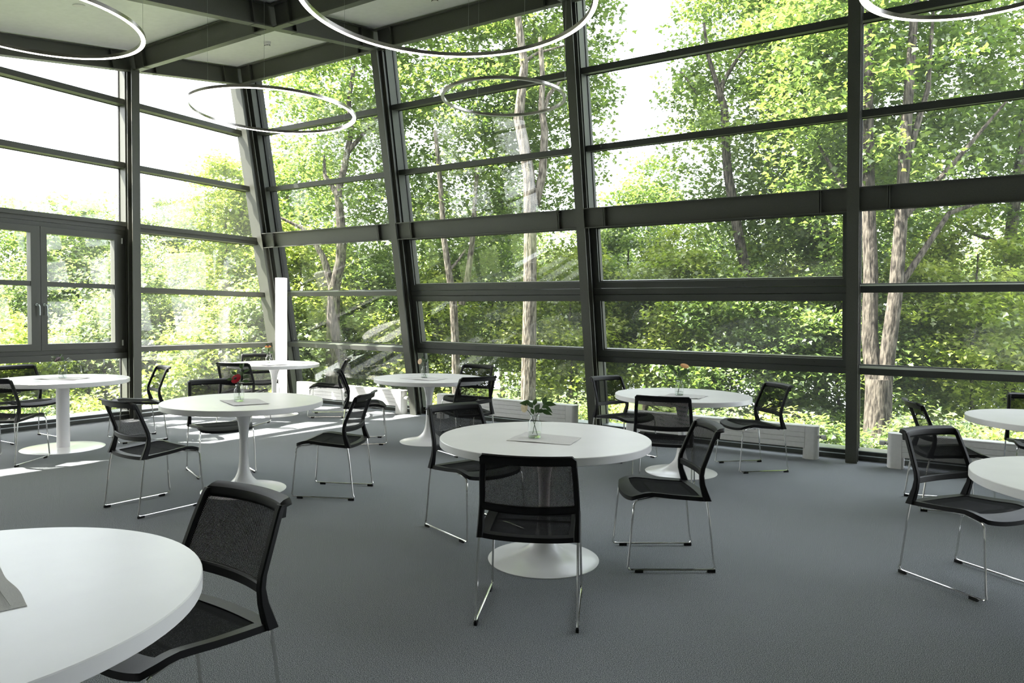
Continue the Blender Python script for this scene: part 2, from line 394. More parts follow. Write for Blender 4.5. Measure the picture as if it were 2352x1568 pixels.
for k, (y0, y1) in enumerate(bays):
    cas = k == 1
    zs = LROWS[:3] + ([] if cas else LROWS[3:])
    for z in zs:
        hh = .072 if z != 2.665 else .10
        b = MB(); ypoly(b, y0, y1, z - hh, z, -9.765, -9.635)
        if z == 2.665: ypoly(b, y0, y1, z - .045, z + .012, -9.765, -9.60)
        b.build('mullion', steel, wl_)
        b = MB(); ypoly(b, y0, y1, z - hh - .006, z + .006, -9.794, -9.766); b.build('gasket', rubber, wl_)
    if cas:
        b = MB(); ypoly(b, y0, y1, .825, .905, -9.765, -9.60); b.build('mullion', steel, wl_)
        edges = [.10, .905]
        cells = [(.10, .825), (2.665, 3.413), (3.485, 4.263), (4.335, None)]
    else:
        e = [.10] + LROWS[::-1]
        cells = [(e[i], e[i + 1] - (.072 if e[i + 1] != 2.665 else .1)) for i in range(5)] + [(4.335, None)]
    for a, c in cells:
        b = MB(); ypoly(b, y0 + .003, y1, a, c, -9.788, -9.777); b.build('pane', pane_m, wl_)
bb = MB(); bb.box((-9.86, -3.0, 0), (-9.592, 8.3, .098)); tag(bb.build('baseboard_left', steel_dk), kind='structure')
tr = MB(); tr.box((-9.86, -3.0, .098), (-9.565, 8.2, .106)); tr.box((-9.60, -3.0, .046), (-9.588, 8.2, .056)); tag(tr.build('trim_2', alu), kind='structure')
# double casement
wn1 = empty('window_1'); tag(wn1, kind='structure')
cy0, cy1, cz0, cz1 = LC[1] + .036, LC[0] - .036, .907, 2.562
b = MB(); f = .055
for (a0, a1, q0, q1) in ((cy0, cy1, cz0, cz0 + f), (cy0, cy1, cz1 - f, cz1), (cy0, cy0 + f, cz0 + f, cz1 - f), (cy1 - f, cy1, cz0 + f, cz1 - f)): b.box((-9.765, a0, q0), (-9.64, a1, q1))
b.build('frame', steel, wn1)
ym = 4.345
for (a0, a1, s0, s1, hy) in ((cy0 + f + .004, ym - .004, .085, .105, ym - .05), (ym + .004, cy1 - f - .004, .07, .10, ym + .035)):
    sa = MB(); z0, z1 = cz0 + f + .004, cz1 - f - .004; st = .08
    for (p0, p1, q0, q1) in ((a0, a1, z0, z0 + st), (a0, a1, z1 - st, z1), (a0, a0 + s0, z0 + st, z1 - st), (a1 - s1, a1, z0 + st, z1 - st)): sa.box((-9.72, p0, q0), (-9.615, p1, q1))
    so = sa.build('sash', steel, wn1)
    g = MB(); g.box((-9.70, a0 + s0, 1.765), (-9.625, a1 - s1, 1.825)); g.build('glazing_bar', steel, so)
    g = MB(); g.box((-9.70, a0 + s0 - .004, z0 + st - .004), (-9.69, a1 - s1 + .004, 1.765)); g.build('pane', pane_m, so)
    g = MB(); g.box((-9.70, a0 + s0 - .004, 1.825), (-9.69, a1 - s1 + .004, z1 - st + .004)); g.build('pane', pane_m, so)
    h = MB(); h.lathe([(.0, 0), (.016, 0), (.016, .007), (.013, .009), (0, .009)], 16); h.v = [(-9.615 + z, hy + x, 1.535 + y) for x, y, z in h.v]
    h.tube([(-9.607, hy, 1.535), (-9.585, hy, 1.535), (-9.575, hy + .008, 1.532), (-9.575, hy + .018, 1.51), (-9.575, hy + .019, 1.44), (-9.575, hy + .019, 1.405)], .0085, 8)
    h.build('handle', alu, so)
for zz in (1.0, 2.38):
    h = MB(); h.box((-9.632, cy1 - f - .012, zz), (-9.608, cy1 - f + .004, zz + .075)); h.build('hinge', plastic_w, wn1)

# inner walls behind and beside the camera (they show only in the glass)
wallp = noisy(mat('wall_paint', rough=.7, spec=.2), 20, (.70, .70, .68), (.74, .74, .72))
tag(MB().box((-9.86, -5.6, 0), (7.5, -5.45, 3.2)).build('wall_back', wallp), kind='structure')
ypl = MB(); ypl.box8([(x, y, z) for z0 in (0, 1) for x, y, z in ((-9.86, -5.5, 0 if not z0 else roof_z(-5.5, TC)), (-9.6, -5.5, 0 if not z0 else roof_z(-5.5, TC)), (-9.6, -1.4, 0 if not z0 else roof_z(-1.4, TC)), (-9.86, -1.4, 0 if not z0 else roof_z(-1.4, TC)))]); tag(ypl.build('wall_left_rear', wallp), kind='structure')
tag(MB().box((7.4, -5.5, 0), (7.55, 8.3, 5.4)).build('wall_right', wallp), kind='structure')

# ------------------------------------------------------------------ radiators
def radiator(x0, x1, label, valve=None):
    r = empty('radiator', ((x0 + x1) / 2, 8.0, 0)); tag(r, label, 'radiator'); L_ = (x1 - x0) / 2; dy = .075
    b = MB(); cw = .13
    b.box((-L_ + cw + .002, -dy + .012, .125), (L_ - cw - .002, dy - .02, .325)); b.build('body', radm, r)
    zs = [.115, .172, .226, .279, .333]
    for q0, q1 in zip(zs[:-1], zs[1:]):
        b = MB(); b.box((-L_ + cw + .002, -dy, q0 + .0018), (L_ - cw - .002, -dy + .012, q1 - .0018)); b.build('slat', radm, r)
    b = MB(); b.box((-L_ + cw + .002, -dy, .334), (L_ - cw - .002, dy, .346)); b.build('top_grille', radm, r)
    for s in (-1, 1):
        n = 10; ring = []
        out = [(-cw, -dy), (-cw * .35, -dy)] + [(-cw * .35 + cw * .35 * math.sin(a), -dy * math.cos(a)) for a in np.linspace(.15, math.pi - .15, n)] + [(-cw * .35, dy), (-cw, dy)]
        rg = [[(s * (L_ + x), y, z) for x, y in out] for z in (.0, .338)]
        b = MB(); b.loft(rg, smooth=True); b.build('end_cap', radm, r)
        rg = [[(s * (L_ + x), y, z) for x, y in out] for z in (.3385, .346)]
        b = MB(); b.loft(rg); b.build('cap_lid', radm, r)
        b = MB(); xx = sorted((s * (L_ - cw - .02), s * (L_ - cw - .002))); b.box((xx[0], -dy + .02, 0), (xx[1], dy - .02, .113)); b.build('foot', radm, r)
    if valve:
        s = valve; b = MB(); pr_ = [(.012, 0), (.02, .004), (.02, .02), (.017, .022), (.017, .03), (.024, .034), (.026, .075), (.02, .082), (0, .083)]
        b.lathe(pr_, 20); b.v = [(s * (L_ - .012 + z), -.03 + x, .24 + y) for x, y, z in b.v]
        v = b.build('valve', plastic_w, r)
        b = MB()
        for a in (-.6, -.05):
            for q in (0, .4): b.box((s * (L_ + .018) - .004, -.03 - .0215 * math.cos(a + q) - .001, .24 + .02 * math.sin(a + q) - .003), (s * (L_ + .018) + .004, -.03 - .0195 * math.cos(a + q), .24 + .02 * math.sin(a + q) + .003))
        b.build('valve_mark', black, v)
    return r
radiator(-9.14, -6.85, 'white low radiator in bright sunlight near the white column lamp', 1)
radiator(-6.24, -4.02, 'white low radiator behind the table with the small cream flower')
radiator(-3.35, -1.18, 'white low radiator behind the table with the orange flower', 1)
radiator(-.545, 1.75, 'white low radiator beside the upright column, behind the far right-hand table', -1)

# ------------------------------------------------------------------ tables
PED = [(.0, .0), (.335, .0), (.336, .004), (.325, .007), (.30, .011), (.26, .017), (.22, .024), (.18, .034), (.145, .047), (.115, .063), (.09, .083), (.068, .11), (.053, .145), (.043, .19), (.037, .25), (.034, .32), (.034, .40), (.036, .46), (.041, .52), (.049, .57), (.06, .615), (.074, .65), (.09, .678), (.102, .694), (0, .694)]
def top_mesh():
    b = MB(); b.lathe([(0, .695), (.628, .695), (.632, .698), (.632, .737), (.629, .740), (0, .740)], 96, cap=False); return b.mesh('tabletop', white_lam)
TOP = top_mesh(); PEDM = MB().lathe(PED, 64, cap=False).mesh('pedestal', white_lac, 60)
TABLES = {'0': (-2.151, .701, 'white round tabletop with a folded grey cloth, closest to the camera'),
          '1': (-2.078, 3.707, 'white tulip table holding a cream flower with many leaves, centre of the room'),
          '2': (-4.969, 3.768, 'white tulip table holding the bottle with the red flower'),
          '3': (-8.317, 6.823, 'white tulip table in front of the glowing column lamp'),
          '4': (-5.142, 6.419, 'white tulip table holding a small cream flower, before the leaning column'),
          '5': (-2.179, 6.543, 'white tulip table holding an orange flower, before the vent windows'),
          '7': (.711, 6.669, 'bare white round table near the window, cut by the right picture edge'),
          '8': (.707, 4.220, 'bare white round table nearer the camera, cut by the right picture edge')}
first = None
for k, (x, y, lab) in TABLES.items():
    if first is None:
        t = empty('tulip_table', (x, y, 0)); linkmesh('tabletop', TOP, t); linkmesh('pedestal', PEDM, t); first = t
    else:
        t = copy_tree(first); t.location = (x, y, 0)
    tag(t, lab, 'table', 'round white tables')
t = empty('pole_table', (-8.041, 3.834, 0)); tag(t, 'white round table on a straight pole and flat disc foot', 'table', 'round white tables')
linkmesh('tabletop', TOP, t)
MB().lathe([(0, .004), (.062, .004), (.062, .694), (0, .694)], 40, cap=False).build('pole', white_edge, t)
MB().lathe([(0, 0), (.392, 0), (.393, .004), (.36, .010), (.24, .014), (.13, .016), (0, .017)], 72, cap=False).build('base_plate', white_lac, t, 60)

# ------------------------------------------------------------------ chairs
YB = [(.415, -.205), (.46, -.19), (.51, -.174), (.56, -.168), (.60, -.174), (.65, -.193), (.70, -.212), (.75, -.232), (.80, -.253), (.83, -.268)]
WB = [(.415, .247), (.50, .245), (.58, .242), (.70, .235), (.83, .224)]
def interp(tab, z):
    for (a, va), (b, vb) in zip(tab[:-1], tab[1:]):
        if z <= b: 
            q = max(0, (z - a) / (b - a)); return va + (vb - va) * q
    return tab[-1][1]
def bulge(u, z): return -.044 * (1 - u * u) * min(1, max(0, (z - .44) / .12))
def backp(u, z, off=0.0):
    return Vector((u * interp(WB, z), interp(YB, z) + bulge(u, z) + off, z))
def rrect(cx, cy, hx, hy, ch):
    return [(cx - hx + ch, cy - hy), (cx + hx - ch, cy - hy), (cx + hx, cy - hy + ch), (cx + hx, cy + hy - ch), (cx + hx - ch, cy + hy), (cx - hx + ch, cy + hy), (cx - hx, cy + hy - ch), (cx - hx, cy - hy + ch)]
def make_chair():
    c = empty('mesh_chair')
    b = MB()                                             # back frame: two posts, top rail with lip, lower rail
    for s in (-1, 1):
        rings = []
        for z, y in YB:
            w = interp(WB, z); hx = .0135 if z > .5 else .016; hy = .013 + .010 * max(0, (.56 - z) / .15)
            rings.append([(s * px, py, z) for px, py in rrect(w - hx, y, hx, min(hy, .024), .005)])
        rings[-1] = [((p[0]), p[1] + .004, .816) for p in rings[-1]]
        b.loft(rings)
    prof = [(.010, -.032), (.012, -.006), (.008, .006), (-.006, .014), (-.030, .019), (-.036, .013), (-.014, .004), (-.010, -.032)]
    rings = []
    for i in range(25):
        u = -1 + i / 12.0; p = backp(u, .815); e_ = max(0, abs(u) - .91) / .09; k_ = 1 - .45 * e_ ** 2
        rings.append([(p.x * (1 + .012 * (1 - e_)), p.y + a, p.z - .010 * e_ ** 2 + (q if q < 0 else q * k_)) for a, q in prof])
    b.loft(rings)
    rings = []
    for i in range(25):
        u = -.97 + 1.94 * i / 24; p = backp(u, .558); p.y += .002
        rings.append([(p.x, p.y + a, p.z + q - .008 * (1 - u * u)) for a, q in rrect(0, 0, .011, .019, .005)])
    b.loft(rings)
    b.build('back_frame', blackp, c)
    m = MB()
    def bf(u, v):
        uu = -.93 + 1.86 * u; z = .563 + (.793 - .563) * v; return backp(uu, z, .004), Vector((0, 1, 0))
    n_u, n_v = 20, 12
    P = [[bf(i / n_u, j / n_v)[0] for j in range(n_v + 1)] for i in range(n_u + 1)]
    for i in range(n_u):
        for j in range(n_v): m.quad(P[i][j], P[i + 1][j], P[i + 1][j + 1], P[i][j + 1], True)
    m.build('back_mesh', net_back, c)
    SP = [(-.24, .428), (-.2, .431), (-.12, .437), (0, .447), (.07, .455), (.12, .459), (.16, .455), (.20, .443), (.23, .430), (.26, .414)]
    def sf(u, v):
        uu = 2 * u - 1; y0 = -.205 - .030 * (1 - uu * uu); y1 = .228 + .027 * (1 - abs(uu) ** 2.2); y = y0 + (y1 - y0) * v
        hw = .236 + .012 * math.sin(min(1, v * 1.3) * math.pi) * .3 - .022 * max(0, (v - .82) / .18) ** 2
        x = uu * hw; z = interp(SP, y) - .014 * (1 - uu * uu) * math.sin(math.pi * min(1, max(0, v)) ) + .004 * abs(uu) ** 6
        return Vector((x, y, z)), Vector((0, 0, 1))
    nu, nv = 20, 20
    b = MB(); b.shell(sf, nu, nv, lambda i, j: i < 2 or i >= nu - 2 or j < 2 or j >= nv - 3, .024)
    b.build('seat_frame', blackp, c, 50)
    def sf2(u, v):
        p, n = sf(.09 + .82 * u, .09 + .77 * v); p = p.copy(); p.z -= .004; return p, n
    m = MB(); P = [[sf2(i / 14, j / 14)[0] for j in range(15)] for i in range(15)]
    for i in range(14):
        for j in range(14): m.quad(P[i][j], P[i + 1][j], P[i + 1][j + 1], P[i][j + 1], True)
    m.build('seat_mesh', net_seat, c)
    for s in (-1, 1):
        pts = [(.236 * s, -.198, .425), (.238 * s, -.215, .32), (.2405 * s, -.245, .06), (.241 * s, -.254, .030), (.241 * s, -.246, .0185), (.241 * s, -.228, .0155),
               (.241 * s, .225, .0155), (.241 * s, .245, .0185), (.241 * s, .255, .030), (.2405 * s, .250, .06), (.232 * s, .228, .32), (.229 * s, .222, .392), (.226 * s, .212, .408), (.218 * s, .195, .413), (.20 * s, .10, .427), (.19 * s, .0, .420)]
        l = MB().tube(pts, .0062, 8).build('sled_leg', chrome, c)
        for y0 in (-.255, .165):
            g = MB(); g.box((.241 * s - .007, y0, 0), (.241 * s + .007, y0 + .046, .0175)); g.build('glide', blackp, l)
    b = MB(); b.tube([(-.20, .08, .418), (.20, .08, .418)], .007, 8); b.tube([(-.222, -.17, .408), (.222, -.17, .408)], .007, 8); b.build('cross_tube', chrome, c)
    return c
CH = {
 '1B': (-1.773, 3.047, 114.4, 'black mesh chair seen squarely from behind, at the cream flower table in the centre'),
 '1R': (-1.484, 4.118, 214.1, 'black mesh chair in side view right of the central table, facing it'),
 '1L': (-2.768, 3.969, 340.8, 'black mesh chair half hidden behind the central table, on its left side'),
 '2L': (-5.096, 3.073, 87.5, 'black mesh chair with its back turned, in front of the red flower table'),
 '2B': (-5.703, 4.077, 338.4, 'black mesh chair behind the red flower table, seat facing the camera'),
 '2R': (-4.306, 4.135, 205.5, 'black mesh chair in side view right of the red flower table'),
 '6F': (-7.734, 3.183, 123.0, 'black mesh chair cut by the left picture edge, in front of the pole table'),
 '6B': (-8.868, 3.846, 2.1, 'black mesh chair behind the pole table, back against the casement window wall'),
 '6R': (-7.932, 4.585, 253.3, 'black mesh chair by the upright left column, seat facing the pole table'),
 '3L': (-7.894, 5.992, 113.0, 'black mesh chair with its back to the camera at the column lamp table'),
 '3B': (-8.922, 7.057, 332.9, 'black mesh chair in the far corner behind the column lamp table'),
 '3R': (-7.631, 7.210, 221.2, 'black mesh chair in front of the sunlit radiator, facing the lamp table'),
 '4L': (-5.731, 5.963, 44.5, 'black mesh chair turned edge-on between the sunlit radiator and the small cream flower table'),
 '4F': (-4.457, 6.161, 158.9, 'black mesh chair with its back to the camera at the small cream flower table'),
 '4B': (-5.190, 7.240, 275.6, 'black mesh chair at the window, behind the small cream flower table'),
 '5L': (-2.916, 6.883, 339.5, 'black mesh chair against a leaning column, left of the orange flower table'),
 '5F': (-2.077, 5.795, 105.0, 'black mesh chair with its back to the camera at the orange flower table'),
 '5R': (-1.672, 7.138, 223.1, 'black mesh chair in side view by the radiator, right of the orange flower table'),
 '7L': (-.012, 6.575, 16.5, 'black mesh chair near the right-hand window radiator, partly hidden by the chair before it'),
 '7B': (.669, 7.507, 277.3, 'black mesh chair behind the far right-hand table, mostly cut by the picture edge'),
 '8L': (.108, 4.728, 324.9, 'large black mesh chair at the nearer table on the right picture edge'),
 '0R': (-2.156, 1.363, 267.9, 'black mesh chair closest to the camera, at the table with the folded grey cloth'),
}
proto = None
for k, (x, y, h, lab) in CH.items():
    if proto is None: c = proto = make_chair()
    else: c = copy_tree(proto)
    c.location = (x, y, 0); c.rotation_euler = (0, 0, rad(h - 90)); tag(c, lab, 'chair', 'black mesh chairs')

# ------------------------------------------------------------------ bottles, flowers, cloths
BOT = MB().lathe([(0, .001), (.034, .001), (.0385, .005), (.040, .012), (.040, .088), (.037, .099), (.029, .109), (.0245, .115), (.0235, .122), (.0245, .128), (.0285, .131), (.0285, .136), (.0255, .137)], 32, cap=False).mesh('bottle_body', bottle_m, 60)
BOTR = MB().lathe([(.0262, .131), (.0288, .132), (.0288, .1365), (.0262, .1375), (.0248, .1345)], 32, cap=False).mesh('rim', glassy('rim_glass', (.86, .89, .88), 2.0), 60)
BOTB = MB().lathe([(0, .002), (.036, .002), (.037, .008), (.03, .010), (0, .009)], 32, cap=False).mesh('bottle_bottom', glassy('base_glass', (.80, .84, .82), 1.5), 60)
WAT = MB().lathe([(0, .011), (.036, .011), (.0365, .036), (0, .036)], 32, cap=False).mesh('water', water_m, 60)
def place(px_off_r, up, depth=0.0):                    # offsets in the picture's left-right direction, metres
    return _r * px_off_r + _f * depth + Vector((0, 0, up))
petal_mats = {}
def petal_mat(name, col):
    if name not in petal_mats: petal_mats[name] = noisy(mat('petal_' + name, rough=.6, spec=.2), 180, tuple(c * .8 for c in col), col)
    return petal_mats[name]
def leafmesh(b, base, d, length, width, up=Vector((0, 0, 1)), bend=.25):
    d = Vector(d).normalized(); side = d.cross(up)
    side = side.normalized() if side.length > 1e-3 else Vector((1, 0, 0)); nn = side.cross(d)
    prof = [0, .55, .95, 1.0, .75, .4, .02]; rows = []
    for i, w in enumerate(prof):
        s = i / (len(prof) - 1); p = Vector(base) + d * (length * s) - Vector((0, 0, 1)) * bend * length * s * s
        rows.append((p - side * width * w / 2 + nn * width * .12 * w, p, p + side * width * w / 2 + nn * width * .12 * w))
    for a, c in zip(rows[:-1], rows[1:]):
        b.quad(a[0], a[1], c[1], c[0], True); b.quad(a[1], a[2], c[2], c[1], True)
def bloom(b, c, axis, R, n, layers=3, cup=.25):
    axis = Vector(axis).normalized(); a = axis.orthogonal().normalized(); w = axis.cross(a)
    for L_ in range(layers):
        r = R * (1 - .24 * L_); lift = R * .12 * L_
        for k in range(n):
            th = 2 * math.pi * (k + .5 * (L_ % 2)) / n; d = a * math.cos(th) + w * math.sin(th); t = axis.cross(d)
            p0 = c + axis * lift; hw = r * math.pi / n * 1.15
            q = [p0 + d * r * .12 - t * hw * .3, p0 + d * r * .12 + t * hw * .3, p0 + d * r * .7 + t * hw + axis * r * cup * .5, p0 + d * r * .7 - t * hw + axis * r * cup * .5]
            b.quad(*q, True)
            b.quad(q[3], q[2], p0 + d * r + t * hw * .45 + axis * r * cup * .45, p0 + d * r - t * hw * .45 + axis * r * cup * .45, True)
def vase_set(x, y, blab, flab, bl, col, R, leaves, axis, colname, core=None):
    """bl = bloom offset (right, up); leaves = list of (right, up, dirr, dirup, length)"""
    t = empty('glass_bottle', (x, y, .7425)); tag(t, blab, 'bottle', 'glass bottles used as vases')
    linkmesh('bottle_body', BOT, t); linkmesh('bottle_bottom', BOTB, t); linkmesh('rim', BOTR, t); linkmesh('water', WAT, t)
    f = empty('cut_flower', (x, y, .755)); tag(f, flab, 'flower', 'cut flowers')
    c = place(bl[0], bl[1]); s = MB(); foot = place(.016 if bl[0] < 0 else -.016, .004, -.012)
    nk = place(.35 * bl[0] if abs(bl[0]) < .05 else math.copysign(.016, bl[0]), .118); mid = nk * .5 + c * .5 + Vector((0, 0, .004))
    s.tube([foot, (foot + nk) * .5, nk, mid, c], .0022, 6); s.build('stem', leaf_vase, f)
    b = MB(); bloom(b, c, axis, R, 14); b.build('bloom', petal_mat(colname, col), f)
    if core: 
        b = MB(); ax = Vector(axis).normalized(); cc = c + ax * R * .25; b.lathe([(0, -.3 * R), (.3 * R, -.2 * R), (.3 * R, .1 * R), (.18 * R, .22 * R), (0, .25 * R)], 12, cap=False); b.v = [tuple(cc + Vector(v)) for v in b.v]; b.build('flower_centre', petal_mat(colname + '_core', core), f)
    for (r0, u0, dr, du, ln) in leaves:
        base = place(r0, u0, random.uniform(-.01, .012)); b = MB(); d = place(dr, du, random.uniform(-.3, .3))
        leafmesh(b, base, d, ln * 1.15, ln * .5, -_f * .9 + Vector((random.uniform(-.4, .4), random.uniform(-.4, .4), random.uniform(.1, .9)))); b.build('leaf', leaf_vase, f)
    sp = MB(); far = max(leaves, key=lambda q: abs(q[0]) + q[1])
    sp.tube([place(-.012, .01, .01), place(.008, .115), place(far[0] * .5 + .004, (far[1] + .118) * .5), place(far[0], far[1])], .0018, 6); sp.build('sprig', leaf_vase, f)
    return t
vase_set(-2.113, 3.643, 'small glass bottle on the central table with leafy sprigs', 'cream flower with long dark leaves on the central table', (-.062, .168), (.86, .74, .50), .030,
         [(-.012, .165, -.5, .9, .06), (-.02, .19, -1, .35, .07), (.0, .15, .4, .9, .06), (.012, .14, .9, .5, .05), (.04, .165, .8, .6, .055), (.055, .19, .9, .2, .065), (.05, .185, .2, .9, .06), (.06, .175, .9, -.5, .045), (.035, .15, .9, -.1, .06), (-.008, .125, -.3, .9, .05), (.006, .13, .2, 1, .06), (-.005, .18, .1, 1, .055)], place(-.75, .1, -.65), 'cream')
vase_set(-4.944, 3.704, 'small glass bottle on a wrinkled cloth, holding a red flower', 'red flower with tall leafy sprig above it', (-.022, .172), (.46, .012, .03), .044,
         [(.03, .17, .6, .7, .06), (.035, .2, -.6, .7, .06), (.04, .225, .7, .6, .06), (.03, .25, -.3, 1, .06), (.03, .265, .4, 1, .05), (-.05, .165, -1, .3, .05), (.02, .15, .9, .2, .06), (.0, .15, -.7, .5, .06), (.035, .19, .9, .1, .05), (-.02, .205, -.6, .7, .05)], place(-.25, .55, -.75), 'red', (.05, .02, .02))
vase_set(-8.183, 6.618, 'glass bottle on the sunny table by the column lamp', 'orange flower with a violet heart on the sunny lamp table', (-.008, .235), (.80, .34, .10), .045,
         [(-.02, .24, -.4, 1, .05), (-.02, .16, -.8, .4, .07), (.0, .16, .2, 1, .07), (.02, .15, .9, .4, .05), (-.01, .13, -.2, .9, .08), (-.05, .225, -1, -.2, .05)], place(.05, .95, -.3), 'orange', (.12, .04, .14))
vase_set(-5.161, 6.355, 'glass bottle on the table before the leaning column, single pale bloom', 'small cream bloom leaning over its bottle before the leaning column', (-.052, .175), (.88, .66, .45), .034,
         [(-.01, .17, .3, 1, .05), (0, .15, -.2, 1, .06), (.015, .15, .5, .9, .06), (.02, .16, .2, 1, .06), (-.02, .2, .1, 1, .045)], place(-.6, .2, -.75), 'peach')
vase_set(-2.179, 6.448, 'glass bottle on the table before the vent windows, orange bloom', 'orange bloom standing upright before the vent windows', (.045, .26), (.90, .50, .22), .042,
         [(-.05, .22, -.7, .8, .08), (-.03, .17, -.3, 1, .08), (.0, .15, .1, 1, .09), (.03, .17, .3, 1, .09), (.05, .19, .6, .8, .07), (-.01, .2, -.1, 1, .06)], place(.1, .85, -.5), 'apricot')
vase_set(-8.111, 3.868, 'glass bottle on the pole table near the casement window', 'dark purple flower with leafy sprigs on the pole table', (-.05, .185), (.045, .008, .02), .042,
         [(-.08, .2, -.9, .5, .06), (-.06, .16, -.7, .5, .07), (.0, .17, .2, 1, .07), (.03, .17, .9, .3, .08), (.04, .18, .7, .6, .06), (-.1, .14, -.9, -.4, .07), (.0, .14, .5, .7, .07), (-.03, .21, .3, .9, .05)], place(-.3, .7, -.6), 'plum')
def cloth(corners, label, amp=.004, seed=0):
    rnd = random.Random(seed); n = 16; b = MB(); ph = [rnd.uniform(0, 6) for _ in range(4)]
    c = [Vector((x, y, 0)) for x, y in corners]
    def fn(u, v):
        p = (c[0] * (1 - u) + c[1] * u) * (1 - v) + (c[3] * (1 - u) + c[2] * u) * v
        w = amp * (.5 + .5 * math.sin(9 * u + ph[0]) * math.sin(7 * v + ph[1])) * (.35 + .65 * max(abs(2 * u - 1), abs(2 * v - 1)) ** 2)
        p = p + Vector((math.sin(11 * v + ph[2]), math.sin(10 * u + ph[3]), 0)) * .003
        return (p.x, p.y, .7418 + w), Vector((0, 0, 1))
    b.shell(fn, n, n, lambda i, j: True, .0014)
    return tag(b.build('table_cloth', linen), label, 'napkin', 'grey linen cloths')
cloth([(-2.202, 3.47), (-2.261, 3.796), (-1.885, 3.81), (-1.831, 3.556)], 'pale linen cloth under the bottle on the central table', .004, 1)
cloth([(-5.125, 3.653), (-4.996, 3.908), (-4.634, 3.765), (-4.74, 3.502)], 'wrinkled grey linen cloth under the red flower bottle', .008, 2)
cloth([(-5.33, 6.12), (-5.28, 6.45), (-4.904, 6.462), (-4.851, 6.134)], 'pale linen cloth under the small cream flower bottle', .006, 3)
cloth([(-8.20, 3.62), (-8.27, 3.95), (-7.93, 4.07), (-7.80, 3.82)], 'grey linen cloth on the pole table', .006, 4)
cloth([(-2.30, 6.22), (-2.27, 6.56), (-1.94, 6.56), (-1.93, 6.26)], 'pale linen cloth under the orange flower bottle before the vent windows', .007, 5)
cloth([(-8.38, 6.45), (-8.36, 6.80), (-7.98, 6.78), (-7.97, 6.44)], 'white linen cloth on the sunny lamp table', .008, 6)
cc = [(-2.33, .923), (-1.92, .831), (-2.04, .425), (-2.45, .52)]
cloth(cc, 'thick folded grey cloth with a hem, on the table closest to the camera', .004, 7)
hem = MB(); a_, b_, c_ = Vector((*cc[0], 0)), Vector((*cc[1], 0)), Vector((*cc[2], 0)); inn = (c_ - b_).normalized()
o_ = bpy.data.objects['table_cloth.006'] if 'table_cloth.006' in bpy.data.objects else bpy.data.objects['table_cloth']
hem.tube([a_.lerp(b_, .03) + inn * .034 + Vector((0, 0, .746)), a_.lerp(b_, .5) + inn * .034 + Vector((0, 0, .7465)), a_.lerp(b_, .97) + inn * .034 + Vector((0, 0, .746))], .0012, 6); hem.build('hem', linen, o_)

# ------------------------------------------------------------------ ring pendants, lamp, detectors
def ring(x, y, z, R, label, angs, lit=True):
    r = empty('ring_pendant', (x, y, z)); tag(r, label, 'pendant lamp', 'suspended ring lamps'); n = 120; h, w = .024, .016
    def rg(prof): return [[((R + a) * math.cos(2 * math.pi * k / n), (R + a) * math.sin(2 * math.pi * k / n), q) for a, q in prof] for k in range(n)]
    b = MB(); b.loft(rg([(-w, 0), (-w, h), (w, h), (w, 0), (w - .003, 0), (w - .003, .003), (-w + .003, .003), (-w + .003, 0)]), closed=True, cap=False); b.build('ring_housing', bronze, r)
    b = MB(); b.loft(rg([(-w + .003, .0025), (w - .003, .0025), (w - .003, -.001), (-w + .003, -.001)]), closed=True, cap=False); b.build('light_strip', led if lit else plastic_w, r)
    for a in angs:
        a = rad(a); px, py = R * math.cos(a), R * math.sin(a); top = roof_z(y + py, TC) - z
        b = MB(); b.tube([(px, py, h), (px, py, top)], .0011, 5); wo = b.build('suspension_wire', wire_m, r)
        b = MB(); b.lathe([(0, -.012), (.02, -.012), (.03, -.004), (.03, .006), (0, .006)], 20, cap=False); b.v = [(px + v[0], py + v[1], top + v[2]) for v in b.v]; b.build('ceiling_rose', plastic_w, wo)
ring(-5.201, 2.308, 3.351, .657, 'bright ring pendant cut by the top left corner of the picture', (65, 185, 305))
ring(-5.281, 4.326, 3.273, .715, 'complete lit ring pendant hanging before the far corner column', (75, 195, 315))
ring(-2.522, 3.299, 3.258, .841, 'largest bright ring pendant, over the central table, cut by the top edge', (90, 210, 330))
ring(-3.80, 5.861, 3.577, .594, 'unlit metal ring pendant hanging before a tree trunk', (30, 150, 270), False)
ring(.104, 4.46, 3.274, .606, 'bright ring pendant beside the upright column, cut by the top edge', (60, 180, 300))
lp = empty('column_lamp', (-9.06, 7.57, 0)); tag(lp, 'tall white glowing column lamp standing in the far corner', 'floor lamp')
MB().lathe([(0, 0), (.10, 0), (.10, .02), (.092, .022), (0, .022)], 40, cap=False).build('base', white_lac, lp)
MB().lathe([(.0, .022), (.089, .022), (.089, 1.78), (0, 1.78)], 40, cap=False).build('shade', lampm, lp)
MB().lathe([(.0, 1.78), (.089, 1.78), (.089, 2.015), (.085, 2.02), (0, 2.02)], 40, cap=False).build('shade_top', lampm2, lp)
def detector(x, y, label):
    z = roof_z(y, TC); d = empty('smoke_detector', (x, y, z)); d.rotation_euler = (LEAN, 0, 0); tag(d, label, 'smoke detector', 'smoke detectors')
    MB().lathe([(0, .004), (.052, .004), (.052, -.012), (.046, -.014), (0, -.014)], 32, cap=False).build('mount', plastic_w, d)
    b = MB(); b.lathe([(0, -.014), (.049, -.014), (.047, -.035), (.036, -.042), (.034, -.052), (.026, -.056), (0, -.056)], 32, cap=False); b.build('housing', plastic_w, d)
    b = MB()
    for k in range(8):
        a = math.pi / 4 * k; b.box8([(.039 * math.cos(a + q) * s, .039 * math.sin(a + q) * s, z) for z in (-.049, -.043) for s, q in ((.95, -.25), (.95, .25), (1.05, .25), (1.05, -.25))])
    b.build('vent_slot', black, d)
